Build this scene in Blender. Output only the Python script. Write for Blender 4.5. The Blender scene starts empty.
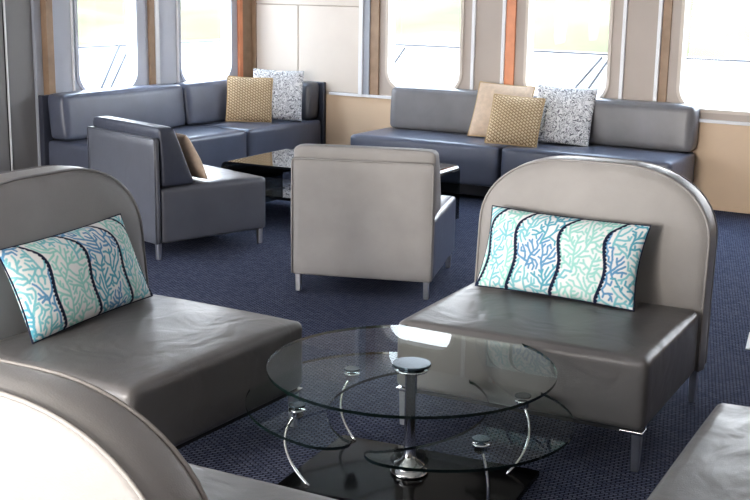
import bpy, bmesh, math, random
import numpy as np
from mathutils import Vector, Matrix
PI = math.pi
C = bpy.context.scene.collection
SC = bpy.context.scene
random.seed(7)

# ------------------------------------------------------------------ materials
def newmat(name):
    m = bpy.data.materials.new(name); m.use_nodes = True
    nt = m.node_tree; nt.nodes.clear()
    out = nt.nodes.new('ShaderNodeOutputMaterial')
    return m, nt, out
def N(nt, typ, use_clamp=None, **kw):
    n = nt.nodes.new(typ)
    if use_clamp is not None: n.use_clamp = use_clamp
    for k, v in kw.items():
        if k in n.inputs: n.inputs[k].default_value = v
        else: setattr(n, k, v)
    return n
def ramp(nt, stops):
    r = nt.nodes.new('ShaderNodeValToRGB')
    e = r.color_ramp.elements
    while len(e) < len(stops): e.new(0.5)
    for el, (p, c) in zip(e, stops): el.position = p; el.color = (*c, 1)
    return r
def plain(name, col, rough=.5, metal=0., spec=.5, noise=.08, scale=6., bump=0., bscale=200.):
    m, nt, out = newmat(name)
    p = N(nt, 'ShaderNodeBsdfPrincipled', Roughness=rough, Metallic=metal)
    p.inputs['Specular IOR Level'].default_value = spec
    tc = N(nt, 'ShaderNodeTexCoord')
    nz = N(nt, 'ShaderNodeTexNoise', Scale=scale, Detail=4.)
    nt.links.new(tc.outputs['Object'], nz.inputs['Vector'])
    r = ramp(nt, [(.3, tuple(c * (1 - noise) for c in col)), (.7, tuple(min(1, c * (1 + noise)) for c in col))])
    nt.links.new(nz.outputs['Fac'], r.inputs['Fac'])
    nt.links.new(r.outputs['Color'], p.inputs['Base Color'])
    if bump:
        n2 = N(nt, 'ShaderNodeTexNoise', Scale=bscale, Detail=3.)
        nt.links.new(tc.outputs['Object'], n2.inputs['Vector'])
        b = N(nt, 'ShaderNodeBump', Strength=bump, Distance=.01)
        nt.links.new(n2.outputs['Fac'], b.inputs['Height'])
        nt.links.new(b.outputs['Normal'], p.inputs['Normal'])
    nt.links.new(p.outputs['BSDF'], out.inputs['Surface'])
    return m
def leather(name, col, rough=.42, spec=.5, wrinkle=.2):
    """soft vinyl: slow wrinkles and a fine grain"""
    m, nt, out = newmat(name)
    p = N(nt, 'ShaderNodeBsdfPrincipled', Roughness=rough)
    p.inputs['Specular IOR Level'].default_value = spec
    tc = N(nt, 'ShaderNodeTexCoord')
    nz = N(nt, 'ShaderNodeTexNoise', Scale=3.5, Detail=5.)
    nt.links.new(tc.outputs['Object'], nz.inputs['Vector'])
    r = ramp(nt, [(.3, tuple(c * .88 for c in col)), (.7, tuple(c * 1.1 for c in col))])
    nt.links.new(nz.outputs['Fac'], r.inputs['Fac'])
    nt.links.new(r.outputs['Color'], p.inputs['Base Color'])
    g = N(nt, 'ShaderNodeTexVoronoi', Scale=240.)
    nt.links.new(tc.outputs['Object'], g.inputs['Vector'])
    w = N(nt, 'ShaderNodeTexNoise', Scale=5., Detail=2., Distortion=1.2)
    nt.links.new(tc.outputs['Object'], w.inputs['Vector'])
    b1 = N(nt, 'ShaderNodeBump', Strength=.10, Distance=.004)
    nt.links.new(g.outputs['Distance'], b1.inputs['Height'])
    b2 = N(nt, 'ShaderNodeBump', Strength=wrinkle, Distance=.03)
    nt.links.new(w.outputs['Fac'], b2.inputs['Height'])
    nt.links.new(b1.outputs['Normal'], b2.inputs['Normal'])
    nt.links.new(b2.outputs['Normal'], p.inputs['Normal'])
    rr = N(nt, 'ShaderNodeMapRange'); rr.inputs['To Min'].default_value = rough - .06; rr.inputs['To Max'].default_value = rough + .08
    nt.links.new(nz.outputs['Fac'], rr.inputs['Value'])
    nt.links.new(rr.outputs['Result'], p.inputs['Roughness'])
    nt.links.new(p.outputs['BSDF'], out.inputs['Surface'])
    return m
def glass(name, tint, refl=1.0, ior=1.5, rough=0.0):
    """thin sheet: clear transmission with angle dependent mirror reflection"""
    m, nt, out = newmat(name)
    t = N(nt, 'ShaderNodeBsdfTransparent'); t.inputs['Color'].default_value = (*tint, 1)
    g = N(nt, 'ShaderNodeBsdfGlossy', Roughness=rough)
    f = N(nt, 'ShaderNodeFresnel', IOR=ior)
    mul = N(nt, 'ShaderNodeMath', operation='MULTIPLY'); mul.inputs[1].default_value = refl
    ge = N(nt, 'ShaderNodeNewGeometry')                  # a sheet mirrors at its front only: no inner total reflection
    inv = N(nt, 'ShaderNodeMath', operation='SUBTRACT', use_clamp=True); inv.inputs[0].default_value = 1.
    nt.links.new(ge.outputs['Backfacing'], inv.inputs[1])
    m2 = N(nt, 'ShaderNodeMath', operation='MULTIPLY')
    nt.links.new(f.outputs['Fac'], m2.inputs[0]); nt.links.new(inv.outputs[0], m2.inputs[1])
    nt.links.new(m2.outputs[0], mul.inputs[0])
    mx = N(nt, 'ShaderNodeMixShader')
    nt.links.new(mul.outputs[0], mx.inputs[0])
    nt.links.new(t.outputs[0], mx.inputs[1]); nt.links.new(g.outputs[0], mx.inputs[2])
    nt.links.new(mx.outputs[0], out.inputs['Surface'])
    return m
def carpet_mat():
    m, nt, out = newmat('woven_carpet')
    p = N(nt, 'ShaderNodeBsdfPrincipled', Roughness=.95)
    p.inputs['Specular IOR Level'].default_value = .1
    tc = N(nt, 'ShaderNodeTexCoord')
    mp = N(nt, 'ShaderNodeMapping'); mp.inputs['Rotation'].default_value = (0, 0, .25)
    nt.links.new(tc.outputs['Object'], mp.inputs['Vector'])
    br = N(nt, 'ShaderNodeTexBrick', Scale=1.0)
    br.inputs['Brick Width'].default_value = .030; br.inputs['Row Height'].default_value = .015
    br.inputs['Mortar Size'].default_value = .0036; br.inputs['Mortar Smooth'].default_value = .6
    br.inputs['Color1'].default_value = (.14, .16, .245, 1); br.inputs['Color2'].default_value = (.235, .255, .345, 1)
    br.inputs['Mortar'].default_value = (.024, .027, .050, 1)
    nt.links.new(mp.outputs['Vector'], br.inputs['Vector'])
    nz = N(nt, 'ShaderNodeTexNoise', Scale=90., Detail=3.)
    nt.links.new(tc.outputs['Object'], nz.inputs['Vector'])
    mx = N(nt, 'ShaderNodeMix', data_type='RGBA', blend_type='MULTIPLY'); mx.inputs['Factor'].default_value = .75
    r = ramp(nt, [(.3, (.35, .35, .4)), (.72, (1, 1, 1))])
    nt.links.new(nz.outputs['Fac'], r.inputs['Fac'])
    nt.links.new(br.outputs['Color'], mx.inputs['A']); nt.links.new(r.outputs['Color'], mx.inputs['B'])
    nt.links.new(mx.outputs['Result'], p.inputs['Base Color'])
    b = N(nt, 'ShaderNodeBump', Strength=.5, Distance=.006)
    nt.links.new(br.outputs['Fac'], b.inputs['Height']); b.invert = True
    nt.links.new(b.outputs['Normal'], p.inputs['Normal'])
    nt.links.new(p.outputs['BSDF'], out.inputs['Surface'])
    return m
def attr_mat(name, rough=.8):
    m, nt, out = newmat(name)
    p = N(nt, 'ShaderNodeBsdfPrincipled', Roughness=rough)
    p.inputs['Specular IOR Level'].default_value = .2
    a = N(nt, 'ShaderNodeVertexColor'); a.layer_name = 'pattern'
    nt.links.new(a.outputs['Color'], p.inputs['Base Color'])
    tc = N(nt, 'ShaderNodeTexCoord'); n2 = N(nt, 'ShaderNodeTexNoise', Scale=400.)
    nt.links.new(tc.outputs['Object'], n2.inputs['Vector'])
    b = N(nt, 'ShaderNodeBump', Strength=.15, Distance=.004)
    nt.links.new(n2.outputs['Fac'], b.inputs['Height']); nt.links.new(b.outputs['Normal'], p.inputs['Normal'])
    nt.links.new(p.outputs['BSDF'], out.inputs['Surface'])
    return m

M = dict(
    taupe=leather('taupe_leather', (.158, .152, .152), .33, .5),
    taupe_back=leather('taupe_upholstery', (.315, .30, .29), .55, .35, .08),
    graphite=leather('graphite_leather', (.105, .11, .13), .30, .6, .07),
    grey=leather('warm_grey_leather', (.205, .20, .21), .34, .5, .07),
    taupe_shaded=leather('shaded_taupe_upholstery', (.27, .265, .272), .5, .35, .08),  # taupe_back with the left chair's shade mixed into the colour
    rim=leather('rim_leather', (.33, .32, .315), .36, .5, .06),
    slate=leather('slate_leather', (.125, .14, .19), .30, .6, .07),
    slate_dark=leather('dark_slate_leather', (.058, .064, .088), .36, .5),
    carpet=carpet_mat(),
    chrome=plain('polished_chrome', (.80, .80, .82), .12, 1., noise=.03),
    steel=plain('brushed_steel_leg', (.75, .75, .76), .3, 1., noise=.1),
    black=plain('black_gloss', (.005, .005, .006), .10, 0, .25),
    glass_table=glass('clear_table_glass', (.95, .975, .965), .5),
    glass_edge=plain('dark_green_glass_edge', (.006, .018, .016), .08, 0, .8),
    glass_clip=plain('blue_green_clip_glass', (.10, .14, .17), .12, .7, .8),
    smoked=glass('smoked_glass', (.30, .34, .36), 1.8),
    smoked_edge=plain('black_glass_edge', (.008, .012, .016), .1, 0, .7),
    pane=glass('window_pane_glass', (.97, .98, .98), .6),
    beige=plain('beige_wall_panel', (.50, .435, .385), .55, noise=.05, scale=2.),
    wainscot=plain('warm_beige_wainscot', (.74, .565, .40), .5, noise=.04, scale=2.),
    cream=plain('cream_wall_panel', (.66, .59, .52), .5, noise=.04, scale=2.),
    greywall=plain('pale_grey_wall_panel', (.25, .245, .25), .5, noise=.05, scale=2.),
    bluewall=plain('cool_white_window_panel', (.56, .575, .63), .5, noise=.04, scale=2.),
    tan=plain('tan_wood_trim', (.36, .25, .17), .5, noise=.15, scale=8.),
    orange=plain('orange_wood_trim', (.78, .34, .19), .45, noise=.1, scale=8.),
    greytrim=plain('blue_grey_trim', (.40, .42, .47), .5, noise=.05),
    white=plain('white_painted_trim', (.82, .82, .84), .35, noise=.02),
    ceiling=plain('ceiling_panel', (.62, .60, .57), .7, noise=.03),
    deck=plain('white_painted_deck', (.85, .85, .85), .6, noise=.03),
    bulwark=plain('white_painted_bulwark', (.88, .88, .88), .6, noise=.02),
    rail=plain('grey_rail_metal', (.075, .075, .08), .5, .2),
    water=plain('pale_water', (.75, .78, .80), .35, noise=.06, scale=.08),
    paper=plain('white_paper', (.85, .86, .88), .6, noise=.02),
    dark=plain('dark_recess', (.03, .03, .035), .8),
)
def bank_mat():
    m, nt, out = newmat('grassy_bank')
    p = N(nt, 'ShaderNodeBsdfPrincipled', Roughness=.9)
    tc = N(nt, 'ShaderNodeTexCoord'); nz = N(nt, 'ShaderNodeTexNoise', Scale=.12, Detail=6., Distortion=.6)
    nt.links.new(tc.outputs['Object'], nz.inputs['Vector'])
    r = ramp(nt, [(.32, (.048, .050, .015)), (.45, (.066, .066, .020)), (.58, (.080, .076, .030)), (.72, (.10, .098, .07))])
    nt.links.new(nz.outputs['Fac'], r.inputs['Fac']); nt.links.new(r.outputs['Color'], p.inputs['Base Color'])
    nt.links.new(p.outputs['BSDF'], out.inputs['Surface'])
    return m
M['bank'] = bank_mat()
M['coral'] = attr_mat('coral_print_cotton')
def knit_mat():
    m, nt, out = newmat('tan_woven_knit')
    p = N(nt, 'ShaderNodeBsdfPrincipled', Roughness=.9); p.inputs['Specular IOR Level'].default_value = .15
    uv = N(nt, 'ShaderNodeUVMap')
    mp = N(nt, 'ShaderNodeMapping'); mp.inputs['Rotation'].default_value = (0, 0, .6); mp.inputs['Scale'].default_value = (1, 1, 1)
    nt.links.new(uv.outputs['UV'], mp.inputs['Vector'])
    br = N(nt, 'ShaderNodeTexBrick', Scale=1.)
    br.inputs['Brick Width'].default_value = .07; br.inputs['Row Height'].default_value = .052
    br.inputs['Mortar Size'].default_value = .013; br.inputs['Mortar Smooth'].default_value = .8
    br.inputs['Color1'].default_value = (.74, .59, .41, 1); br.inputs['Color2'].default_value = (.80, .66, .47, 1)
    br.inputs['Mortar'].default_value = (.34, .23, .13, 1)
    nt.links.new(mp.outputs['Vector'], br.inputs['Vector'])
    nt.links.new(br.outputs['Color'], p.inputs['Base Color'])
    b = N(nt, 'ShaderNodeBump', Strength=.6, Distance=.012); b.invert = True
    nt.links.new(br.outputs['Fac'], b.inputs['Height']); nt.links.new(b.outputs['Normal'], p.inputs['Normal'])
    nt.links.new(p.outputs['BSDF'], out.inputs['Surface'])
    return m
def scroll_mat():
    m, nt, out = newmat('grey_scroll_print')
    p = N(nt, 'ShaderNodeBsdfPrincipled', Roughness=.85); p.inputs['Specular IOR Level'].default_value = .15
    uv = N(nt, 'ShaderNodeUVMap')
    nz = N(nt, 'ShaderNodeTexNoise', Scale=9., Detail=1.5, Distortion=2.2)
    nt.links.new(uv.outputs['UV'], nz.inputs['Vector'])
    r = ramp(nt, [(.40, (.84, .84, .85)), (.455, (.84, .84, .85)), (.475, (.17, .175, .20)), (.52, (.20, .205, .23)), (.545, (.84, .84, .85)), (.62, (.80, .80, .82)), (.65, (.3, .31, .33)), (.70, (.82, .82, .83))])
    nt.links.new(nz.outputs['Fac'], r.inputs['Fac']); nt.links.new(r.outputs['Color'], p.inputs['Base Color'])
    nt.links.new(p.outputs['BSDF'], out.inputs['Surface'])
    return m
M['knit'] = knit_mat(); M['scroll'] = scroll_mat()
M['sand'] = plain('sand_beige_cotton', (.68, .54, .42), .9, spec=.15, noise=.08, scale=30, bump=.3, bscale=300)
M['sand_edge'] = plain('tan_cord', (.58, .44, .28), .9, spec=.1)
M['navy'] = plain('navy_cord', (.015, .02, .05), .8)

# ------------------------------------------------------------------ object helpers
def link(name, me, mat=None, parent=None, smooth=True):
    o = bpy.data.objects.new(name, me); C.objects.link(o)
    if mat and not me.materials: me.materials.append(mat)
    if smooth:
        for p in me.polygons: p.use_smooth = True
    if parent: o.parent = parent
    return o
def obj(name, bm, mat=None, parent=None, smooth=True, loc=None):
    me = bpy.data.meshes.new(name)
    bmesh.ops.recalc_face_normals(bm, faces=bm.faces)
    bm.to_mesh(me); bm.free()
    o = link(name, me, mat, parent, smooth)
    if loc: o.location = loc
    return o
def tag(o, label=None, cat=None, group=None, kind=None):
    if label: o['label'] = label
    if cat: o['category'] = cat
    if group: o['group'] = group
    if kind: o['kind'] = kind
    return o
def thing(name, label, cat, loc=(0, 0, 0), rz=0, group=None):
    o = bpy.data.objects.new(name, None); C.objects.link(o)
    o.empty_display_size = .1
    o.location = loc; o.rotation_euler = (0, 0, rz)
    return tag(o, label, cat, group)
def struct(o): o['kind'] = 'structure'; return o
def dup(root, loc, rz, label, group=None):
    def rec(o, par):
        c = o.copy(); C.objects.link(c)
        if par: c.parent = par
        for ch in list(o.children): rec(ch, c)
        return c
    r = rec(root, None); r.location = loc; r.rotation_euler = (0, 0, rz); r['label'] = label
    if group: r['group'] = group
    return r
def box(bm, x0, x1, y0, y1, z0, z1, bev=0., seg=2):
    r = bmesh.ops.create_cube(bm, size=1.)
    vs = r['verts']
    for v in vs:
        v.co = Vector((x0 + (v.co.x + .5) * (x1 - x0), y0 + (v.co.y + .5) * (y1 - y0), z0 + (v.co.z + .5) * (z1 - z0)))
    if bev:
        es = list({e for v in vs for e in v.link_edges})
        bmesh.ops.bevel(bm, geom=es, offset=bev, segments=seg, profile=.5, affect='EDGES')
    return bm
def bx(*a, **k):
    return box(bmesh.new(), *a, **k)
def cushion(x0, x1, y0, y1, z0, z1, r=.03, n=14, crown=0., puff=0., wr=0., shear=None, seed=0, wedge=0.):
    """rounded upholstered block: rounded edges, crowned top, puffed faces, soft wrinkles"""
    bm = bmesh.new()
    bmesh.ops.create_cube(bm, size=2.)
    bmesh.ops.subdivide_edges(bm, edges=bm.edges[:], cuts=n, use_grid_fill=True)
    cx, cy, cz = (x0 + x1) / 2, (y0 + y1) / 2, (z0 + z1) / 2
    hx, hy, hz = (x1 - x0) / 2, (y1 - y0) / 2, (z1 - z0) / 2
    rnd = random.Random(seed); ph = [rnd.uniform(0, 6.28) for _ in range(6)]
    def g(t):                                   # crowd the rings toward the edges so that the rounding is smooth
        return math.copysign(1 - (1 - abs(t)) ** 1.7, t)
    for v in bm.verts:
        u = [g(c) for c in v.co]
        p = Vector((u[0] * hx, u[1] * hy, u[2] * hz))
        q = Vector([max(-(h - r), min(h - r, c)) for c, h in zip(p, (hx, hy, hz))])
        d = p - q
        if d.length > 1e-9: p = q + d.normalized() * r
        fx, fy, fz = 1 - u[0] ** 2, 1 - u[1] ** 2, 1 - u[2] ** 2
        if u[2] > .5: p.z += crown * (fx * fy) ** .6
        if puff:
            p.x += puff * u[0] * max(0, fy * fz) ** .7
            p.y += puff * u[1] * max(0, fx * fz) ** .7
        if wr and u[2] > .6:
            p.z += wr * math.sin(9 * u[0] + ph[0] + 2 * u[1]) * math.sin(5 * u[1] + ph[1]) * (fx * fy)
        v.co = p + Vector((cx, cy, cz))
        if wedge: v.co.y += wedge * (y1 - v.co.y) * (v.co.z - z0) / (z1 - z0)
        if shear: v.co.y += shear * (v.co.z - z0)
    return bm
def tube(bm, pts, r, k=8, closed=False, caps=True):
    pts = [Vector(p) for p in pts]; n = len(pts); rings = []
    up = None
    for i in range(n):
        a = pts[i - 1] if (i > 0 or closed) else pts[i]
        b = pts[(i + 1) % n] if (i < n - 1 or closed) else pts[i]
        t = (b - a).normalized()
        if up is None:
            up = Vector((0, 0, 1)) if abs(t.z) < .9 else Vector((1, 0, 0))
        s = t.cross(up)
        if s.length < 1e-6: s = t.orthogonal()
        s.normalize(); up = s.cross(t).normalized()
        rr = r[i] if isinstance(r, (list, tuple)) else r
        rings.append([bm.verts.new(pts[i] + s * math.cos(2 * PI * j / k) * rr + up * math.sin(2 * PI * j / k) * rr) for j in range(k)])
    m = n if closed else n - 1
    for i in range(m):
        A, B = rings[i], rings[(i + 1) % n]
        for j in range(k):
            bm.faces.new((A[j], A[(j + 1) % k], B[(j + 1) % k], B[j]))
    if caps and not closed:
        bm.faces.new(rings[0][::-1]); bm.faces.new(rings[-1])
    return bm
def lathe(bm, prof, k=32, cx=0, cy=0):
    rings = []
    for r, z in prof:
        rings.append([bm.verts.new((cx + r * math.cos(2 * PI * j / k), cy + r * math.sin(2 * PI * j / k), z)) for j in range(k)])
    for A, B in zip(rings, rings[1:]):
        for j in range(k): bm.faces.new((A[j], A[(j + 1) % k], B[(j + 1) % k], B[j]))
    bm.faces.new(rings[0][::-1]); bm.faces.new(rings[-1])
    return bm
def spline(pts, n=24):
    """Catmull-Rom through pts"""
    P = [Vector(p) for p in pts]; P = [P[0] * 2 - P[1]] + P + [P[-1] * 2 - P[-2]]
    out = []
    for i in range(1, len(P) - 2):
        for j in range(n):
            t = j / n; a, b, c, d = P[i - 1], P[i], P[i + 1], P[i + 2]
            out.append(.5 * ((2 * b) + (c - a) * t + (2 * a - 5 * b + 4 * c - d) * t * t + (3 * b - a - 3 * c + d) * t ** 3))
    out.append(P[-2]); return out

# ------------------------------------------------------------------ camera
F_PX, PITCH, ROLL, CAM_H = 1206.67, .2204, .016, 1.719
cam = bpy.data.cameras.new('camera'); camo = bpy.data.objects.new('camera', cam); C.objects.link(camo)
cam.sensor_width = 36; cam.lens = 36 * F_PX / 750; cam.clip_end = 400; cam.clip_start = .05
Rm = Matrix.Rotation(PI / 2 - PITCH, 3, 'X') @ Matrix.Rotation(ROLL, 3, 'Z')
camo.rotation_euler = Rm.to_euler(); camo.location = (0, 0, CAM_H)
SC.camera = camo

# ------------------------------------------------------------------ room
SA, RA = .9742, -.5123
S0 = Vector((-1.0954, 10.3001, 0)); Sd = Vector((math.cos(SA), math.sin(SA), 0)); Sn = Vector((-Sd.y, Sd.x, 0))
R0 = Vector((.9703, 9.4402, 0)); Rd = Vector((math.cos(RA), math.sin(RA), 0)); Rn = Vector((-Rd.y, Rd.x, 0))
LDEP, RDEP = .85, .72
LW0 = S0 + Sn * LDEP
WA = -.548                                   # the wall behind the far sofa runs a touch off its line
Wd = Vector((math.cos(WA), math.sin(WA), 0)); Wn = Vector((-Wd.y, Wd.x, 0))
RW0 = R0 + Rd * 1.5 + Rn * .71 - Wd * 1.5
def isect(p, d, q, e):
    k = d.x * e.y - d.y * e.x; w = q - p
    return (w.x * e.y - w.y * e.x) / k
tL = isect(LW0, Sd, RW0, Wd)                 # corner along the left wall
tR = isect(RW0, Wd, LW0, Sd)                 # corner along the right wall
tEnd = isect(S0, Sd, RW0, Wd)                # where the left sofa front line meets the right wall
HC = 2.62
def rrect(x0, x1, z0, z1, r, k=8):
    pts = []
    for cx, cz, a0 in ((x1 - r, z1 - r, 0), (x0 + r, z1 - r, 90), (x0 + r, z0 + r, 180), (x1 - r, z0 + r, 270)):
        for i in range(k + 1):
            a = math.radians(a0 + 90 * i / k); pts.append((cx + r * math.cos(a), cz + r * math.sin(a)))
    return pts
def sheet(name, loops, th, mat, frame, parent=None, off=0.):
    """flat panel with holes: loops in (along, up), thickness th outward from the room face"""
    cu = bpy.data.curves.new(name, 'CURVE'); cu.dimensions = '2D'; cu.fill_mode = 'BOTH'; cu.extrude = th / 2
    for L in loops:
        s = cu.splines.new('POLY'); s.points.add(len(L) - 1); s.use_cyclic_u = True
        for p, (x, z) in zip(s.points, L): p.co = (x, z, 0, 1)
    tmp = bpy.data.objects.new('tmp', cu); C.objects.link(tmp)
    dg = bpy.context.evaluated_depsgraph_get()
    me = bpy.data.meshes.new_from_object(tmp.evaluated_get(dg))
    bpy.data.objects.remove(tmp); bpy.data.curves.remove(cu)
    me.transform(Matrix.Translation((0, 0, 0)) @ Matrix.Rotation(PI / 2, 4, 'X'))
    me.transform(Matrix.Translation((0, off + th / 2, 0)))
    me.materials.clear(); me.materials.append(mat); me.name = name
    o = link(name, me, None, parent, smooth=False)
    if not parent: o.matrix_world = frame
    return o
def frame(p, d, n):
    m = Matrix.Identity(4)
    m.col[0][:3] = d; m.col[1][:3] = n; m.col[2][:3] = (0, 0, 1); m.col[3][:3] = p
    return m
FL, FR = frame(LW0, Sd, Sn), frame(RW0, Wd, Wn)
def wallbox(name, fr, x0, x1, y0, y1, z0, z1, mat, bev=.004, kind=True):
    o = obj(name, bx(x0, x1, y0, y1, z0, z1, bev=bev), mat, smooth=False); o.matrix_world = fr
    if kind: struct(o)
    return o

bm = bmesh.new(); box(bm, -12, 12, -5, 16, -.1, 0)
# trim the floor to the two walls so that nothing of it lies outside
for p, n in ((LW0 + Sn * .1, Sn), (RW0 + Wn * .1, Wn)):
    bmesh.ops.bisect_plane(bm, geom=bm.verts[:] + bm.edges[:] + bm.faces[:], plane_co=p, plane_no=n, clear_outer=True)
    bmesh.ops.holes_fill(bm, edges=bm.edges[:])
struct(obj('floor', bm, M['carpet'], smooth=False))
bm = bmesh.new(); box(bm, -12, 12, -5, 16, HC, HC + .1)
for p, n in ((LW0 + Sn * .1, Sn), (RW0 + Wn * .1, Wn)):
    bmesh.ops.bisect_plane(bm, geom=bm.verts[:] + bm.edges[:] + bm.faces[:], plane_co=p, plane_no=n, clear_outer=True)
    bmesh.ops.holes_fill(bm, edges=bm.edges[:])
struct(obj('ceiling', bm, M['ceiling'], smooth=False))

WB, WT, WR = .775, 2.42, .16
lw = [(-1.121, -.46), (.07, .754)]                        # windows along the left wall
rw = [(-1.474, -.743), (-.125, .591), (1.186, 1.90), (2.49, 3.21), (3.81, 4.53)]
lw_more = [(-9.4 + 1.6 * i, -8.5 + 1.6 * i) for i in range(4)]
def wall(name, fr, x0, x1, wins, mat):
    return struct(sheet(name, [[(x0, 0), (x1, 0), (x1, HC), (x0, HC)]] + [rrect(a, b, WB, WT, WR) for a, b in wins], .12, mat, fr))
wall('wall_left', FL, -1.45, tL + .12, lw, M['bluewall'])
wall('wall_left_panelled', FL, -10, -1.45, lw_more, M['greywall'])
wall('wall_right', FR, tR, 6.5, rw, M['beige'])
struct(obj('wall_rear', bx(-11, 8, -5, -4.9, 0, HC), M['beige'], smooth=False))
struct(obj('wall_side', bx(7.0, 7.1, -4.9, 6.6, 0, HC), M['beige'], smooth=False))
def window(i, fr, a, b):
    w = thing('window_%d' % i, None, None); struct(w); w.matrix_world = fr
    ring = sheet('window_frame', [rrect(a - .022, b + .022, WB - .022, WT + .022, WR + .022), rrect(a + .006, b - .006, WB + .006, WT - .006, WR - .006)], .02, M['cream'] if fr is FR else M['bluewall'], fr, parent=w, off=-.012)
    sheet('window_pane', [rrect(a - .01, b + .01, WB - .01, WT + .01, WR + .01)], .006, M['pane'], fr, parent=w, off=.07)
i = 0
for fr, L in ((FL, lw), (FR, rw[:3])):
    for a, b in L:
        i += 1; window(i, fr, a, b)
# right wall: sill ledge, panels, upright strips
k = 0
def trim(fr, x0, x1, d, z0, z1, mat, name='trim'):
    global k
    k += 1
    return wallbox('trim_%d' % k, fr, x0, x1, -d, 0, z0, z1, mat)
SILL = .69
trim(FR, tR, 6.5, .006, 0, SILL - .012, M['wainscot'])
trim(FR, tR + .9, 6.5, .035, SILL - .012, SILL + .014, M['white'])
for a in (-.618, -.336, .717, 1.003, 2.03, 2.32):                 # white upright beads on the pillars
    trim(FR, a - .016, a + .016, .03, SILL + .014, HC, M['white'])
for a, b in ((-.602, -.352), (.733, .987), (2.046, 2.304)):     # pillar faces between the beads
    trim(FR, a, b, .012, SILL + .014, HC, M['beige'])
trim(FR, -.318, -.232, .02, SILL + .014, HC, M['orange'])
trim(FR, 1.02, 1.09, .012, SILL + .014, HC, M['tan'])
trim(FR, -1.758, -1.716, .045, SILL + .014, HC, M['white'])
trim(FR, -1.716, -1.652, .03, SILL + .014, HC, M['greytrim'])
trim(FR, -1.652, -1.56, .02, SILL + .014, HC, M['tan'])
trim(FR, tR + .06, -2.445, .015, SILL + .02, 1.475, M['cream'])  # cream panels of the corner
trim(FR, -2.437, -1.758, .015, SILL + .02, 1.475, M['cream'])
trim(FR, tR + .06, -1.758, .015, 1.483, HC, M['cream'])
trim(FR, tR, tR + .06, .03, 0, HC, M['tan'])
# left wall
trim(FL, .844, .895, .03, 0, HC, M['orange'])
trim(FL, .895, tL - .03, .02, 0, HC, M['tan'])
trim(FL, -.326, -.266, .03, WB - .03, HC, M['tan'])
trim(FL, -.266, -.222, .04, WB - .03, HC, M['white'])
trim(FL, .024, .040, .02, WB - .03, HC, M['white'])
trim(FL, -1.185, -1.17, .02, WB - .03, HC, M['white'])
trim(FL, -1.41, tL - .05, .04, WB - .055, WB - .03, M['white'])
trim(FL, -1.437, -1.41, .06, 0, HC, M['white'])
trim(FL, -1.505, -1.437, .09, 0, HC, M['tan'])
trim(FL, -1.575, -1.505, .03, 0, HC, M['greytrim'])
trim(FL, -1.85, -1.842, .008, 0, HC, M['dark'])
trim(FL, -1.842, -1.826, .014, 0, HC, M['white'])
for nm, fr, x0, x1 in (('baseboard_right', FR, tR, 6.5), ('baseboard_left', FL, -10, -1.8)):
    wallbox(nm, fr, x0, x1, -.012, 0, 0, .04, M['wainscot'])

# outside: deck walk, bulwarks, water and the far bank
wallbox('deck_right', FR, tR - 2, 9, .12, 1.7, -.2, -.1, M['deck'])
wallbox('deck_left', FL, -11, tL + 1.6, .12, 1.7, -.21, -.11, M['deck'])
wallbox('bulwark_wall_right', FR, tR - 1.6, 9, 1.6, 1.7, -.1, 1.06, M['bulwark'])
wallbox('bulwark_wall_left', FL, -11, tL + 1.5, 1.6, 1.7, -.1, 1.02, M['bulwark'])
wallbox('bulwark_rail_right', FR, tR - 1.6, 9, 1.57, 1.73, 1.06, 1.075, M['rail'])
wallbox('bulwark_rail_left', FL, -11, tL + 1.5, 1.57, 1.73, 1.02, 1.035, M['rail'])
def brace(fr, t0, t1, lab):
    o = obj('bulwark_brace', tube(bmesh.new(), [(t0 - .32, 1.55, .30), (t1, 1.55, 1.04)], .012, 8), M['rail']); o.matrix_world = fr
    tag(o, lab, 'brace', 'bulwark braces outside')
for fr, t0, t1, w in ((FR, -2.434, -2.20, 'thin grey slanting brace outside the far window above the bare sofa back'), (FR, -.36, -.06, 'thin grey brace outside the window above the grey patterned cushion, nearer the plain cushion'),
                 (FR, -.15, .02, 'thin grey brace outside the window above the grey patterned cushion, farther from the plain cushion'),
                 (FL, .688, .84, 'thin grey brace outside the far left window, nearer the brown column'), (FL, .80, .99, 'thin grey brace outside the far left window, nearer the second window')):
    brace(fr, t0, t1, w)
bm = bmesh.new(); box(bm, -160, 160, 14, 200, -2.6, -2.5)
struct(obj('water', bm, M['water'], smooth=False))
bm = bmesh.new(); rows = []
rb = random.Random(3)
for r_, z in ((64, -2.6), (66, -1.9), (80, .2), (95, 2.4), (115, 5), (140, 9)):
    rows.append([bm.verts.new((r_ * math.sin(a), r_ * math.cos(a), z + rb.uniform(-.25, .25) * (r_ > 70))) for a in [(-75 + 150 * q / 80) * PI / 180 for q in range(81)]])
for A, B in zip(rows, rows[1:]):
    for j in range(80): bm.faces.new((A[j], A[j + 1], B[j + 1], B[j]))
struct(obj('grassy_bank_hill', bm, M['bank']))
sh = thing('shed', 'pale blue-grey shed on the far bank through the far left window', 'shed', (-19.6, 82, .2), .2)
obj('wall', bx(-2.6, 2.6, -1.5, 1.5, -.5, 1.7), plain('pale_blue_boards', (.06, .075, .095), .7), sh, smooth=False)
bm = bmesh.new(); vs = [bm.verts.new(p) for p in ((-2.8, -1.7, 1.65), (2.8, -1.7, 1.65), (2.8, 1.7, 1.65), (-2.8, 1.7, 1.65), (-2.8, 0, 2.7), (2.8, 0, 2.7))]
for f in ((0, 1, 5, 4), (2, 3, 4, 5), (0, 4, 3), (1, 2, 5), (0, 3, 2, 1)): bm.faces.new([vs[q] for q in f])
obj('roof', bm, plain('grey_roofing', (.045, .05, .06), .7), sh, smooth=False)

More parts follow.
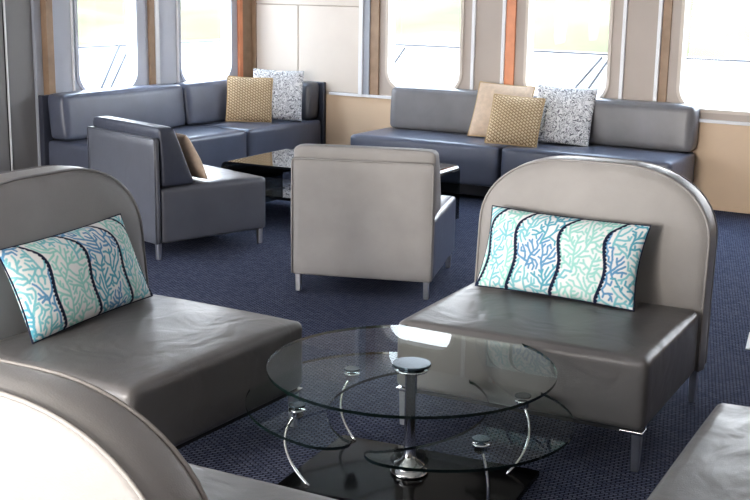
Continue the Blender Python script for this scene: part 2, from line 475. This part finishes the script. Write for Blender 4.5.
# ------------------------------------------------------------------ sofas along the walls
def leg_bm(x, y, h, s=.028, t=.018):
    bm = bmesh.new(); r = bmesh.ops.create_cube(bm, size=1.)
    for v in r['verts']:
        q = s if v.co.z > 0 else t
        v.co = Vector((x + v.co.x * 2 * q, y + v.co.y * 2 * q, (v.co.z + .5) * h))
    bmesh.ops.bevel(bm, geom=bm.edges[:], offset=.003, segments=1, affect='EDGES')
    return bm
def sofa(x0, x1, depth, label, fr_p, fr_rz, group, cush, end=None, side=None, lean=.10, seed=1, cover='slate', back_board=None, back_cover='slate'):
    """local x along the wall, y outward to the wall, origin on the front floor line"""
    t = thing('sofa', label, 'sofa', fr_p, fr_rz, group)
    obj('base', bx(x0 + .03, x1 - .03, .05, depth - .02, .03, .14, bev=.006), M['dark'], t, smooth=False)
    obj('seat', cushion(x0 + .006, x1 - .006, 0, depth - .01, .12, .445, r=.03, n=16, crown=.012, puff=.006, wr=.003, seed=seed), M[cover], t)
    for x in (x0 + .12, x1 - .12):
        for y in (.1, depth - .1): obj('leg', leg_bm(x, y, .13), M['steel'], t, smooth=False)
    a, b = cush
    obj('backrest', cushion(a + .006, b - .006, .53, .73, .452, .81, r=.04, n=14, crown=.008, puff=.012, shear=lean, seed=seed + 5), M[back_cover], t)
    if end:
        e0, e1 = end
        o = obj('end_cushion', cushion(-.30, .30, -.085, .085, .45, .79, r=.04, n=12, crown=.006, puff=.012, shear=.08), M['graphite'], t)
        o.location = ((e0 + e1) / 2, .33, 0); o.rotation_euler = (0, 0, -PI / 2)
    if side:
        obj('end_panel', bx(side[0], side[1], -.01, depth - .01, .02, .79, bev=.008), M['slate_dark'], t, smooth=False)
    if back_board:
        obj('back_board', bx(back_board[0], back_board[1], depth - .06, depth - .01, .02, .80, bev=.006), M['slate_dark'], t, smooth=False)
    return t
LS, RS = LDEP - .005, RDEP - .005
ZD = Sd * 0
t2 = tEnd - .015
sofa(-1.56, -.01, LS - .05, 'blue-grey leather sofa section under the two left windows, seat bare', S0, SA, 'sofa sections around the far corner', (-1.55, -.185), back_board=(-1.60, -1.50), seed=1)
sofa(0, t2 - .045, LS - .05, 'blue-grey leather corner sofa section holding a tan knit and a grey patterned cushion', S0, SA, 'sofa sections around the far corner', (-.165, t2 - .24), end=(t2 - .24, t2 - .05), side=(t2 - .04, t2), seed=2)
sofa(-1.385, -.01, RS - .02, 'left half of the long blue-grey sofa under the far windows, plain beige cushion on it', R0, RA, 'sofa sections around the far corner', (-1.30, -.01), seed=3, lean=.06, back_cover='grey')
sofa(0, 1.37, RS - .02, 'right half of the long blue-grey sofa under the far windows, behind a grey patterned cushion', R0, RA, 'sofa sections around the far corner', (.0, 1.365), seed=4, lean=.06, back_cover='grey')

# ------------------------------------------------------------------ box-back armchairs
def make_armchair(label, loc, rz):
    t = thing('armchair', label, 'armchair', loc, rz, 'square armchairs by the far table')
    W = .40
    obj('back_panel', cushion(-W, W, .385, .425, .10, .76, r=.018, n=10, puff=.006), M['taupe_back'], t)
    bm = bmesh.new()
    for y in (.423,):
        tube(bm, [(-W + .006, y, .11), (-W + .006, y, .745), (-W + .016, y, .756), (W - .016, y, .756), (W - .006, y, .745), (W - .006, y, .11)], .006, 6)
    obj('piping', bm, M['taupe_back'], t)
    obj('seat', cushion(-W, W, -.43, .38, .10, .445, r=.025, n=16, crown=.014, puff=.004, wr=.003), M['slate'], t)
    obj('back_cushion', cushion(-W + .004, W - .004, .12, .37, .45, .82, r=.03, n=14, crown=.006, puff=.010, shear=.05, wedge=.55), M['taupe_back'], t)
    for x in (-W + .035, W - .035):
        for y in (-.395, .39): obj('leg', leg_bm(x, y, .105, .016, .014), M['steel'], t, smooth=False)
    return t
armC = make_armchair('square armchair seen from behind, flat beige back panel facing the camera', (.0104, 6.9051, 0), 2.9298)
armA = dup(armC, (-1.3056, 7.8324, 0), 2.3203, 'square grey-blue armchair seen side-on, in front of the left windows')
for ch in armA.children:                                    # this one is upholstered in the cooler leather
    if ch.name.startswith(('back_panel', 'piping', 'back_cushion', 'seat')):
        ch.data = ch.data.copy(); ch.data.materials.clear(); ch.data.materials.append(M['slate_dark' if ch.name.startswith('back_cushion') else 'graphite'])

# ------------------------------------------------------------------ arch-back lounge chairs
def arch_outline(hw, z0, z1, rx, rz, k=14, inset=0.):
    hw -= inset; z0 += inset; z1 -= inset; rx -= inset; rz -= inset
    p = [(-hw, z0)]
    nn = 6
    for i in range(1, nn): p.append((-hw, z0 + (z1 - rz - z0) * i / nn))
    ex = .93
    for i in range(k + 1):
        a = PI - PI / 2 * i / k
        c, s = math.cos(a), math.sin(a)
        p.append((-hw + rx + math.copysign(abs(c) ** ex, c) * rx, z1 - rz + abs(s) ** ex * rz))
    for i in range(1, 8): p.append((-(hw - rx) + 2 * (hw - rx) * i / 8, z1))
    for i in range(k + 1):
        a = PI / 2 - PI / 2 * i / k
        c, s = math.cos(a), math.sin(a)
        p.append((hw - rx + abs(c) ** ex * rx, z1 - rz + abs(s) ** ex * rz))
    for i in range(1, nn + 1): p.append((hw, z1 - rz - (z1 - rz - z0) * i / nn))
    return p
ARCH = dict(hw=.505, z0=.16, z1=.988, rx=.40, rz=.30)
def arch_back(yf, yr, lean):
    bm = bmesh.new(); loops = []
    th = yr - yf; e = .028
    spec = [(yf - .012, .30), (yf - .012, .20), (yf - .009, .10), (yf - .002, .045), (yf + .006, .012), (yf + e * .6, .002), (yf + e, 0), (yf + th / 2, -.004), (yr - e, 0), (yr - .006, .008), (yr, .025), (yr + .004, .09), (yr + .006, .2), (yr + .006, .3)]
    for y, ins in spec:
        o = arch_outline(inset=min(ins, .045), **ARCH)
        if ins > .045:
            c = (0, .58); f = 1 - (ins - .045) / .45
            o = [((x - c[0]) * f + c[0], (z - c[1]) * f + c[1]) for x, z in o]
        loops.append([bm.verts.new((x, y + lean * max(0, z - .43), z)) for x, z in o])
    n = len(loops[0])
    for A, B in zip(loops, loops[1:]):
        for j in range(n): bm.faces.new((A[j], A[(j + 1) % n], B[(j + 1) % n], B[j]))
    bm.faces.ensure_lookup_table()
    for q, f in enumerate(bm.faces):
        if 4 <= q // n <= 8: f.material_index = 1
    bm.faces.new(loops[0]); bm.faces.new(loops[-1][::-1])
    return bm
def make_lounge(label, loc, rz):
    t = thing('lounge_chair', label, 'lounge chair', loc, rz, 'arch-backed lounge chairs around the glass table')
    W, yf, yr, lean = .495, .37, .52, .10
    bk = obj('backrest', arch_back(yf, yr, lean), M['taupe_back'], t); bk.data.materials.append(M['rim'])
    for y in (yf + .008, yr - .008):
        bm = bmesh.new(); o = arch_outline(inset=.004, **ARCH)
        tube(bm, [(x, y + lean * max(0, z - .43), z) for x, z in o], .0055, 6)
        obj('piping', bm, M['taupe_back'], t)
    obj('seat', cushion(-W, W, -.42, yf - .005, .16, .43, r=.028, n=20, crown=.02, puff=.005, wr=.004, seed=9), M['taupe'], t)
    bm = bmesh.new()
    o = [(-W + .004, -.30 + .35, .425)]
    obj('seat_rail', bx(-W + .02, W - .02, -.40, yf + .06, .145, .162, bev=.003), M['dark'], t, smooth=False)
    for x in (-W + .028, W - .028):
        for y in (-.385, .47):
            l = obj('leg', leg_bm(x, y, .15, .0175, .013), M['steel'], t, smooth=False)
            b = bmesh.new(); box(b, x - (.06 if x > 0 else .026), x + (.026 if x > 0 else .06), y - .03, y + .03, .146, .158, bev=.002)
            obj('bracket', b, M['chrome'], l, smooth=False)
    return t
chR = make_lounge('taupe arch-backed lounge chair facing the camera, coral cushion with navy lines leaning in it', (.718, 4.645, 0), -.4837)
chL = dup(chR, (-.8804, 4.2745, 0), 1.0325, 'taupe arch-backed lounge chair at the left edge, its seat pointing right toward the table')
for ch in chL.children:                                     # same upholstery, its shade put into a darker, cooler colour
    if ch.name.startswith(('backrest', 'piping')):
        ch.data = ch.data.copy(); ch.data.materials[0] = M['taupe_shaded']
dup(chR, (-.534, 2.629, 0), PI - .4837, 'arch-backed lounge chair seen from behind in the bottom left corner, back lit white')
dup(chR, (1.168 + .42 * .83 - .495 * .555, 3.665 - .42 * .555 - .495 * .83, 0), 1.0905 - PI, 'lounge chair cut off by the bottom right corner, only its pale seat corner showing')

# ------------------------------------------------------------------ round glass table
TX, TY, TZ = .1329, 3.9850, .42
tb = thing('glass_coffee_table', 'round tiered glass coffee table with chrome post, curved rods and black base', 'coffee table', (TX, TY, 0), -.42)
AX = Matrix.Rotation(.42, 2)                # world offset -> table axes
def tl(x, y): v = AX @ Vector((x, y)); return v.x, v.y
def glass_sheet(name, out, z0, z1, parent):
    bm = bmesh.new()
    A = [bm.verts.new((x, y, z0)) for x, y in out]; B = [bm.verts.new((x, y, z1)) for x, y in out]
    n = len(out)
    f1 = bm.faces.new(A[::-1]); f2 = bm.faces.new(B)
    for j in range(n):
        f = bm.faces.new((A[j], A[(j + 1) % n], B[(j + 1) % n], B[j])); f.material_index = 1
    bmesh.ops.triangulate(bm, faces=[f1, f2])
    me = bpy.data.meshes.new(name); bmesh.ops.recalc_face_normals(bm, faces=bm.faces); bm.to_mesh(me); bm.free()
    me.materials.append(M['glass_table']); me.materials.append(M['glass_edge'])
    return link(name, me, None, parent, smooth=False)
RT = .50
glass_sheet('tabletop', [(RT * math.cos(2 * PI * j / 128), RT * math.sin(2 * PI * j / 128)) for j in range(128)], TZ - .01, TZ, tb)
def crescent(co, ro, ci, ri, cut):
    """the part of one round sheet that lies outside another circle, with small rounded tips (table axes)"""
    co, ci = Vector(tl(*co)), Vector(tl(*ci))
    n = 240
    P = [co + Vector((math.cos(2 * PI * j / n), math.sin(2 * PI * j / n))) * ro for j in range(n)]
    ok = [(p - ci).length > ri + cut for p in P]
    st = next(j for j in range(n) if ok[j] and not ok[j - 1])
    run = []
    j = st
    while ok[j % n] and len(run) < n: run.append(P[j % n]); j += 1
    ang = lambda p: math.atan2(p.y - ci.y, p.x - ci.x)
    a1, a0 = ang(run[-1]), ang(run[0])
    while a0 > a1: a0 -= 2 * PI
    inn = [ci + Vector((math.cos(a1 + (a0 - a1) * q / 64), math.sin(a1 + (a0 - a1) * q / 64))) * ri for q in range(65)]
    def tip(p, q, d):
        m = (p + q) / 2; h = (q - p) / 2; r = h.length
        return [m - h * math.cos(PI * u / 8) + d * r * math.sin(PI * u / 8) for u in range(1, 8)]
    t1 = tip(run[-1], inn[0], (run[-1] - run[-2]).normalized()); t0 = tip(inn[-1], run[0], (run[0] - run[1]).normalized())
    return [tuple(v) for v in run + t1 + inn + t0]
# two crescent leaves, swung apart along one diagonal of the table
glass_sheet('lower_leaf', crescent((-.035, .11), .55, (.226, -.034), .516, .125), .2505, .2605, tb)
glass_sheet('lower_leaf', crescent((.09, -.03), .475, (-.228, .139), .511, .105), .239, .249, tb)
bm = lathe(bmesh.new(), [(.05, .045), (.055, .052), (.054, .06), (.028, .075), (.021, .09), (.021, .385), (.03, .39), (.03, .402)], 28)
obj('post', bm, M['chrome'], tb)
obj('foot_flange', lathe(bmesh.new(), [(.066, .024), (.068, .03), (.064, .038), (.045, .05), (.02, .06)], 32), M['chrome'], tb)
p_ = obj('post_cap', lathe(bmesh.new(), [(.035, .398), (.058, .402), (.06, .409)], 24), M['chrome'], tb)
obj('cap_disc', lathe(bmesh.new(), [(.066, .4202), (.068, .422), (.068, .428), (.066, .4295)], 32), M['glass_clip'], p_, smooth=False)
obj('base', bx(-.37, .41, -.30, .225, .0, .024, bev=.004), M['black'], tb, smooth=False)
rods = [((-.368, -.149), (-.388, -.20), (-.262, -.262)), ((-.367, .299), (-.388, .245), (-.298, .185)), ((.314, .30), (.358, .24), (.315, .142)), ((.317, -.164), (.352, -.185), (.354, -.20))]
for c, b, f in rods:
    c3, f3, b3 = Vector((c[0], c[1], .235)), Vector((f[0], f[1], .024)), Vector((b[0], b[1], .125))
    k3 = b3 * 2 - (c3 + f3) / 2
    P = [c3 * (1 - q) ** 2 + k3 * 2 * q * (1 - q) + f3 * q * q for q in [i_ / 20 for i_ in range(21)]]
    o = obj('curved_rod', tube(bmesh.new(), P, .0054, 8), M['chrome'], tb)
    cl = obj('clip', lathe(bmesh.new(), [(.012, .215), (.022, .222), (.022, .24), (.030, .243), (.030, .2495)], 20, c[0], c[1]), M['chrome'], tb)
    obj('clip_disc', lathe(bmesh.new(), [(.029, .2605), (.030, .262), (.030, .266), (.029, .267)], 24, c[0], c[1]), M['glass_clip'], cl, smooth=False)

# ------------------------------------------------------------------ far bent glass table
def bent_table():
    a = -.49
    o0 = Vector((-1.144, 8.808, 0)); d = Vector((math.cos(a), math.sin(a), 0)); n = Vector((-d.y, d.x, 0))
    Lx, Dp, H, r = 1.56, .82, .40, .05
    t = thing('glass_table', 'low rectangular smoked glass table with bent ends between armchairs and sofas', 'coffee table', o0, a)
    th = .014
    outer = [(0, 0)] + [(r - r * math.cos(q), H - r + r * math.sin(q)) for q in [PI / 2 * i / 8 for i in range(9)]]
    outer += [(Lx - x, z) for x, z in outer[::-1]]
    inner = [(th, 0)] + [(r - (r - th) * math.cos(q), H - r + (r - th) * math.sin(q)) for q in [PI / 2 * i / 8 for i in range(9)]]
    inner += [(Lx - x, z) for x, z in inner[::-1]]
    def strip(name, O, I, y0, y1):
        bm = bmesh.new()
        Of = [bm.verts.new((x, y0, z)) for x, z in O]; Ob = [bm.verts.new((x, y1, z)) for x, z in O]
        If = [bm.verts.new((x, y0, z)) for x, z in I]; Ib = [bm.verts.new((x, y1, z)) for x, z in I]
        m = len(O)
        for j in range(m - 1):
            bm.faces.new((Of[j], Of[j + 1], Ob[j + 1], Ob[j])); bm.faces.new((If[j], Ib[j], Ib[j + 1], If[j + 1]))
            for A, B in ((Of, If), (Ob, Ib)):
                f = bm.faces.new((A[j], B[j], B[j + 1], A[j + 1])); f.material_index = 1
        for e in (0, m - 1):
            f = bm.faces.new((Of[e], Ob[e], Ib[e], If[e])); f.material_index = 1
        me = bpy.data.meshes.new(name); bmesh.ops.recalc_face_normals(bm, faces=bm.faces); bm.to_mesh(me); bm.free()
        me.materials.append(M['smoked']); me.materials.append(M['smoked_edge'])
        return link(name, me, None, t, smooth=False)
    strip('bent_top', outer, inner, 0, Dp)
    s = bmesh.new(); box(s, .016, Lx - .016, .06, Dp - .06, .155, .167)
    o = obj('shelf', s, M['smoked'], t, smooth=False)
    e = bmesh.new(); box(e, .016, Lx - .016, .045, .06, .15, .169)
    obj('shelf_edge', e, M['smoked_edge'], t, smooth=False)
bent_table()

# ------------------------------------------------------------------ cushions
def pillow_mesh(w, h, th, nx, ny, pinch=.06, col=None, uvs=True):
    """two domed faces sewn along a pinched outline; x across, z up (0 at the bottom), y depth, front is -y"""
    verts, faces = [], []
    u = np.linspace(-1, 1, nx); v = np.linspace(-1, 1, ny)
    U, V = np.meshgrid(u, v)
    X = U * (1 - pinch * (1 - V ** 2) * np.abs(U) ** 3) * w / 2
    Z = V * (1 - pinch * (1 - U ** 2) * np.abs(V) ** 3) * h / 2
    prof = (np.clip(1 - np.abs(U) ** 2.6, 0, 1) * np.clip(1 - np.abs(V) ** 2.6, 0, 1)) ** .55
    prof = prof * (1 + .05 * np.sin(3.1 * U + 1) * np.sin(4 * V))
    Y = prof * th / 2
    for s in (-1, 1):
        for j in range(ny):
            for i in range(nx): verts.append((X[j, i], s * Y[j, i], Z[j, i]))
    K = nx * ny
    idx = lambda s, i, j: s * K + j * nx + i
    for s in (0, 1):
        for j in range(ny - 1):
            for i in range(nx - 1):
                q = [idx(s, i, j), idx(s, i + 1, j), idx(s, i + 1, j + 1), idx(s, i, j + 1)]
                faces.append(q if s == 0 else q[::-1])
    me = bpy.data.meshes.new('pillow'); me.from_pydata(verts, [], faces)
    uvl = me.uv_layers.new(name='UVMap')
    vi = np.empty(len(me.loops), dtype=np.int32); me.loops.foreach_get('vertex_index', vi)
    UU = np.concatenate([(U.ravel() + 1) / 2] * 2); VV = np.concatenate([(V.ravel() + 1) / 2 * h / w] * 2)
    uvl.data.foreach_set('uv', np.stack([UU[vi], VV[vi]], 1).ravel().astype(np.float32))
    if col is not None:
        a = me.color_attributes.new('pattern', 'FLOAT_COLOR', 'POINT')
        cc = np.concatenate([col, col]); a.data.foreach_set('color', np.concatenate([cc, np.ones((2 * K, 1))], 1).ravel().astype(np.float32))
    bm = bmesh.new(); bm.from_mesh(me); bmesh.ops.remove_doubles(bm, verts=bm.verts, dist=1e-5)
    bmesh.ops.recalc_face_normals(bm, faces=bm.faces); bm.to_mesh(me); bm.free()
    return me
def edge_loop(w, h, pinch, r, bm, n=40):
    pts = []
    def P(u, v): return (u * (1 - pinch * (1 - v * v) * abs(u) ** 3) * w / 2, 0, v * (1 - pinch * (1 - u * u) * abs(v) ** 3) * h / 2)
    for i in range(n): pts.append(P(-1 + 2 * i / n, -1))
    for i in range(n): pts.append(P(1, -1 + 2 * i / n))
    for i in range(n): pts.append(P(1 - 2 * i / n, 1))
    for i in range(n): pts.append(P(-1, 1 - 2 * i / n))
    return tube(bm, pts, r, 6, closed=True)
def coral_colors(w, h, nx, ny, flip, seed):
    rnd = random.Random(seed)
    u = np.linspace(0, 1, nx); v = np.linspace(0, 1, ny)
    S, Hh = np.meshgrid(u, v); S = S.ravel(); Hh = Hh.ravel()
    if flip: S = 1 - S
    X = S * w; Z = Hh * h
    hk = [0, .18, .38, .6, .76, .9, 1.0]; ok = [-.035, .002, .02, -.012, -.022, .022, .10]
    def off(hh): return np.interp(hh, hk, ok)
    # smooth the polyline a little
    def offs(hh): return (off(np.clip(hh - .04, 0, 1)) + off(hh) + off(np.clip(hh + .04, 0, 1)) + off(np.clip(hh - .08, 0, 1)) + off(np.clip(hh + .08, 0, 1))) / 5
    lines = [.035, .235, .515, .795, 1.03]
    col = np.tile(np.array([.75, .76, .76]), (len(S), 1))
    base = offs(Hh)
    mint, teal, blue, aqua = (.33, .62, .57), (.12, .38, .48), (.13, .31, .50), (.22, .52, .57)
    pal = [[mint, mint, aqua], [mint, mint, aqua], [blue, teal, aqua, blue], [mint, aqua, mint], [blue, teal, aqua], [mint]]
    bounds = [-.2] + lines + [1.3]
    for c in range(len(bounds) - 1):
        lo, hi = bounds[c], bounds[c + 1]
        segs = []; occ = []
        clo, chi = max(lo, -.08), min(hi, 1.08)
        def free(x, z, skip):
            sx = x / w - off(min(1, max(0, z / h)))
            if not (clo + .012 < sx < chi - .008) or not -.03 < z < h + .03: return False
            return all((x - a_) ** 2 + (z - b_) ** 2 > .0124 ** 2 for a_, b_ in occ if (a_, b_) not in skip)
        queue = []
        cxm = (clo + chi) / 2 * w
        for z0, dx in ((-.02, .0), (.26 * h, .035), (.30 * h, -.04), (.58 * h, .02), (.66 * h, -.045), (.05 * h, .06), (.05 * h, -.06), (.85 * h, .05)):
            queue.append((cxm + dx + off(max(0, z0 / h)) * w, z0, rnd.uniform(-.35, .35), 0, rnd.choice(pal[c]), None))
        while queue and len(segs) < 420:
            x, z, a, dep, colr, prev = queue.pop(0)
            L = rnd.uniform(.0145, .0195)
            for tr in range(4):
                a2 = a + rnd.uniform(-.35, .35) * (1 + tr)
                x2, z2 = x + math.sin(a2) * L, z + math.cos(a2) * L
                if free(x2, z2, {(x, z), prev}):
                    segs.append((x, z, x2, z2, .0046 if dep < 3 else .0042, colr)); occ.append((x2, z2))
                    queue.append((x2, z2, a2 * .85, dep + 1, colr, (x, z)))
                    if rnd.random() < .75: queue.append((x2, z2, a2 + rnd.choice((-1, 1)) * rnd.uniform(.8, 1.15), dep + 1, colr, (x, z)))
                    if rnd.random() < .35: queue.append((x2, z2, a2 + rnd.choice((-1, 1)) * rnd.uniform(.8, 1.15), dep + 1, colr, (x, z)))
                    break
        mask = (S > lo + base) & (S < hi + base)
        for x1, z1, x2, z2, wd, cl in segs:
            near = mask & (np.abs(X - (x1 + x2) / 2) < .06) & (np.abs(Z - (z1 + z2) / 2) < .06)
            ix = np.where(near)[0]
            if not len(ix): continue
            dx, dz = x2 - x1, z2 - z1; LL = dx * dx + dz * dz + 1e-12
            tt = np.clip(((X[ix] - x1) * dx + (Z[ix] - z1) * dz) / LL, 0, 1)
            d = np.hypot(X[ix] - x1 - tt * dx, Z[ix] - z1 - tt * dz)
            k_ = np.clip((wd + .0012 - d) / .0024, 0, 1)[:, None]
            col[ix] = col[ix] * (1 - k_) + np.array(cl) * k_
    for L in lines:
        d = (S - (L + base)) * w
        bump = .0055 * np.abs(np.sin(Z * PI / .0155))
        side = np.clip((.0070 + bump - d) / .002, 0, 1) * np.clip((d + .0070) / .002, 0, 1)
        k_ = side[:, None]
        col = col * (1 - k_) + np.array([.010, .018, .05]) * k_
    return col
def place(name, me, label, cat, at, rz, tilt, roll, h, mat, group=None, edge=None):
    """at: the middle of the bottom edge; rz: where the front (-y) turns; tilt: lean back; roll: spin in its own plane"""
    o = link(name, me, mat)
    R_ = Matrix.Rotation(rz, 4, 'Z') @ Matrix.Rotation(-tilt, 4, 'X') @ Matrix.Rotation(roll, 4, 'Y')
    o.matrix_world = Matrix.Translation(at) @ R_ @ Matrix.Translation((0, 0, h / 2))
    tag(o, label, cat, group)
    if edge:
        w, hh, pin, r, m = edge
        e = obj('piping', edge_loop(w, hh, pin, r, bmesh.new()), m, o)
    return o
def at_chair(cx, cy, rz, u, v, z):
    return Vector((cx + u * math.cos(rz) + v * math.sin(rz), cy + u * math.sin(rz) - v * math.cos(rz), z))
PW, PH = .69, .352
me = pillow_mesh(PW, PH, .15, 250, 140, .05, coral_colors(PW, PH, 250, 140, False, 4))
place('cushion', me, 'oblong coral-print cushion with navy wavy lines, on the chair facing the camera', 'cushion', at_chair(.7066, 4.6535, -.4837, -.05, -.15, .452), -.4837, .42, 0.02, PH, M['coral'], 'coral-print cushions', (PW, PH, .05, .0035, M['navy']))
me = pillow_mesh(PW, PH, .15, 250, 140, .05, coral_colors(PW, PH, 250, 140, True, 11))
place('cushion', me, 'oblong coral-print cushion with navy wavy lines, on the chair at the left edge', 'cushion', at_chair(-.8804, 4.2745, 1.0325, .02, -.21, .452), 1.09, .42, -.03, PH, M['coral'], 'coral-print cushions', (PW, PH, .05, .0035, M['navy']))

def sq(w, th, pin): return pillow_mesh(w, w, th, 40, 40, pin)
def on_sofa(o0, rz, x, y, z=.462):
    return Vector((o0.x + x * math.cos(rz) - y * math.sin(rz), o0.y + x * math.sin(rz) + y * math.cos(rz), z))
G2 = 'square cushions in the far corner'
place('cushion', sq(.46, .13, .04), 'grey and white scroll-print cushion in the corner of the left sofa', 'cushion', on_sofa(S0, SA, .60, .185, .458), .03, .22, .04, .47, M['scroll'], G2)
place('cushion', sq(.40, .13, .03), 'tan knit cushion propped on the left sofa beside the scroll-print one', 'cushion', on_sofa(S0, SA, .38, .325, .458), .14, .25, .05, .40, M['knit'], G2, (.40, .40, .03, .008, M['sand_edge']))
place('cushion', sq(.48, .12, .04), 'plain sand-beige cushion on the far sofa, behind the tan knit one', 'cushion', on_sofa(R0, RA, -.22, .40, .458), RA + .12, .46, .05, .48, M['sand'], G2, (.48, .48, .04, .006, M['sand_edge']))
place('cushion', sq(.41, .13, .03), 'tan knit cushion on the far sofa, across the join of its halves', 'cushion', on_sofa(R0, RA, .045, .10, .458), RA + .22, .46, .06, .41, M['knit'], G2, (.41, .41, .03, .008, M['sand_edge']))
place('cushion', sq(.49, .12, .04), 'grey and white scroll-print cushion on the right half of the far sofa', 'cushion', on_sofa(R0, RA, .345, .36, .458), RA + .15, .42, .03, .49, M['scroll'], G2)
place('cushion', sq(.34, .11, .04), 'peach-beige cushion tucked in the side-on armchair, only its edge showing', 'cushion', at_chair(-1.3056, 7.8324, 2.3203, -.18, .0, .462), 2.3203, .50, .0, .34, M['sand'], G2)

# sheet of paper on the carpet
bm = bmesh.new()
box(bm, 0, .21, 0, .30, 0.001, .006)
o = obj('paper_sheet', bm, M['paper'], smooth=False); o.location = (1.80, 5.60, 0); o.rotation_euler = (0, 0, -.35)
tag(o, 'corner of a white sheet lying on the carpet at the right edge', 'paper')

# ------------------------------------------------------------------ light
w = bpy.data.worlds.new('sky'); SC.world = w; w.use_nodes = True
nt = w.node_tree; nt.nodes.clear()
wo = nt.nodes.new('ShaderNodeOutputWorld'); bg = nt.nodes.new('ShaderNodeBackground')
tc = nt.nodes.new('ShaderNodeTexCoord'); sep = nt.nodes.new('ShaderNodeSeparateXYZ')
nt.links.new(tc.outputs['Generated'], sep.inputs[0])
r = ramp(nt, [(0., (1., .98, .97)), (.25, (.86, .92, 1.)), (1., (.55, .75, 1.))])
nt.links.new(sep.outputs['Z'], r.inputs['Fac']); nt.links.new(r.outputs['Color'], bg.inputs['Color'])
bg.inputs['Strength'].default_value = 6.5
nt.links.new(bg.outputs[0], wo.inputs[0])
def area(name, loc, target, sx, sy, power, col):
    l = bpy.data.lights.new(name, 'AREA'); l.shape = 'RECTANGLE'; l.size = sx; l.size_y = sy; l.energy = power; l.color = col
    o = bpy.data.objects.new(name, l); C.objects.link(o); o.location = loc
    o.rotation_euler = (Vector(target) - Vector(loc)).to_track_quat('-Z', 'Y').to_euler()
    return o
sun = bpy.data.lights.new('sun', 'SUN'); sun.energy = 2.; sun.angle = .05; sun.color = (1, .96, .9)
so = bpy.data.objects.new('sun', sun); C.objects.link(so); so.rotation_euler = (Vector((.25, -.2, -1)).to_track_quat('-Z', 'Y')).to_euler()
area('fill_light', (-2.7, .1, 1.5), (-.7, 2.3, .5), 1.4, 1.2, 70, (1., .95, .88))  # added unseen fill, whitens the back of the bottom left chair
area('fill_light', (-4.6, -1.6, 1.5), (.4, 4.6, .4), 1.3, 1.2, 215, (1., .95, .89))  # added unseen fill from the left, brightens the chair facing the camera
area('fill_light', (1.0, -1.5, 2.5), (.3, 6., .5), 3.0, 1.5, 8, (1., .93, .84))  # weak added fill from above and behind the camera, no fixture there

SC.view_settings.view_transform = 'Standard'; SC.view_settings.look = 'Medium High Contrast'
SC.view_settings.exposure = .7; SC.view_settings.gamma = 1.
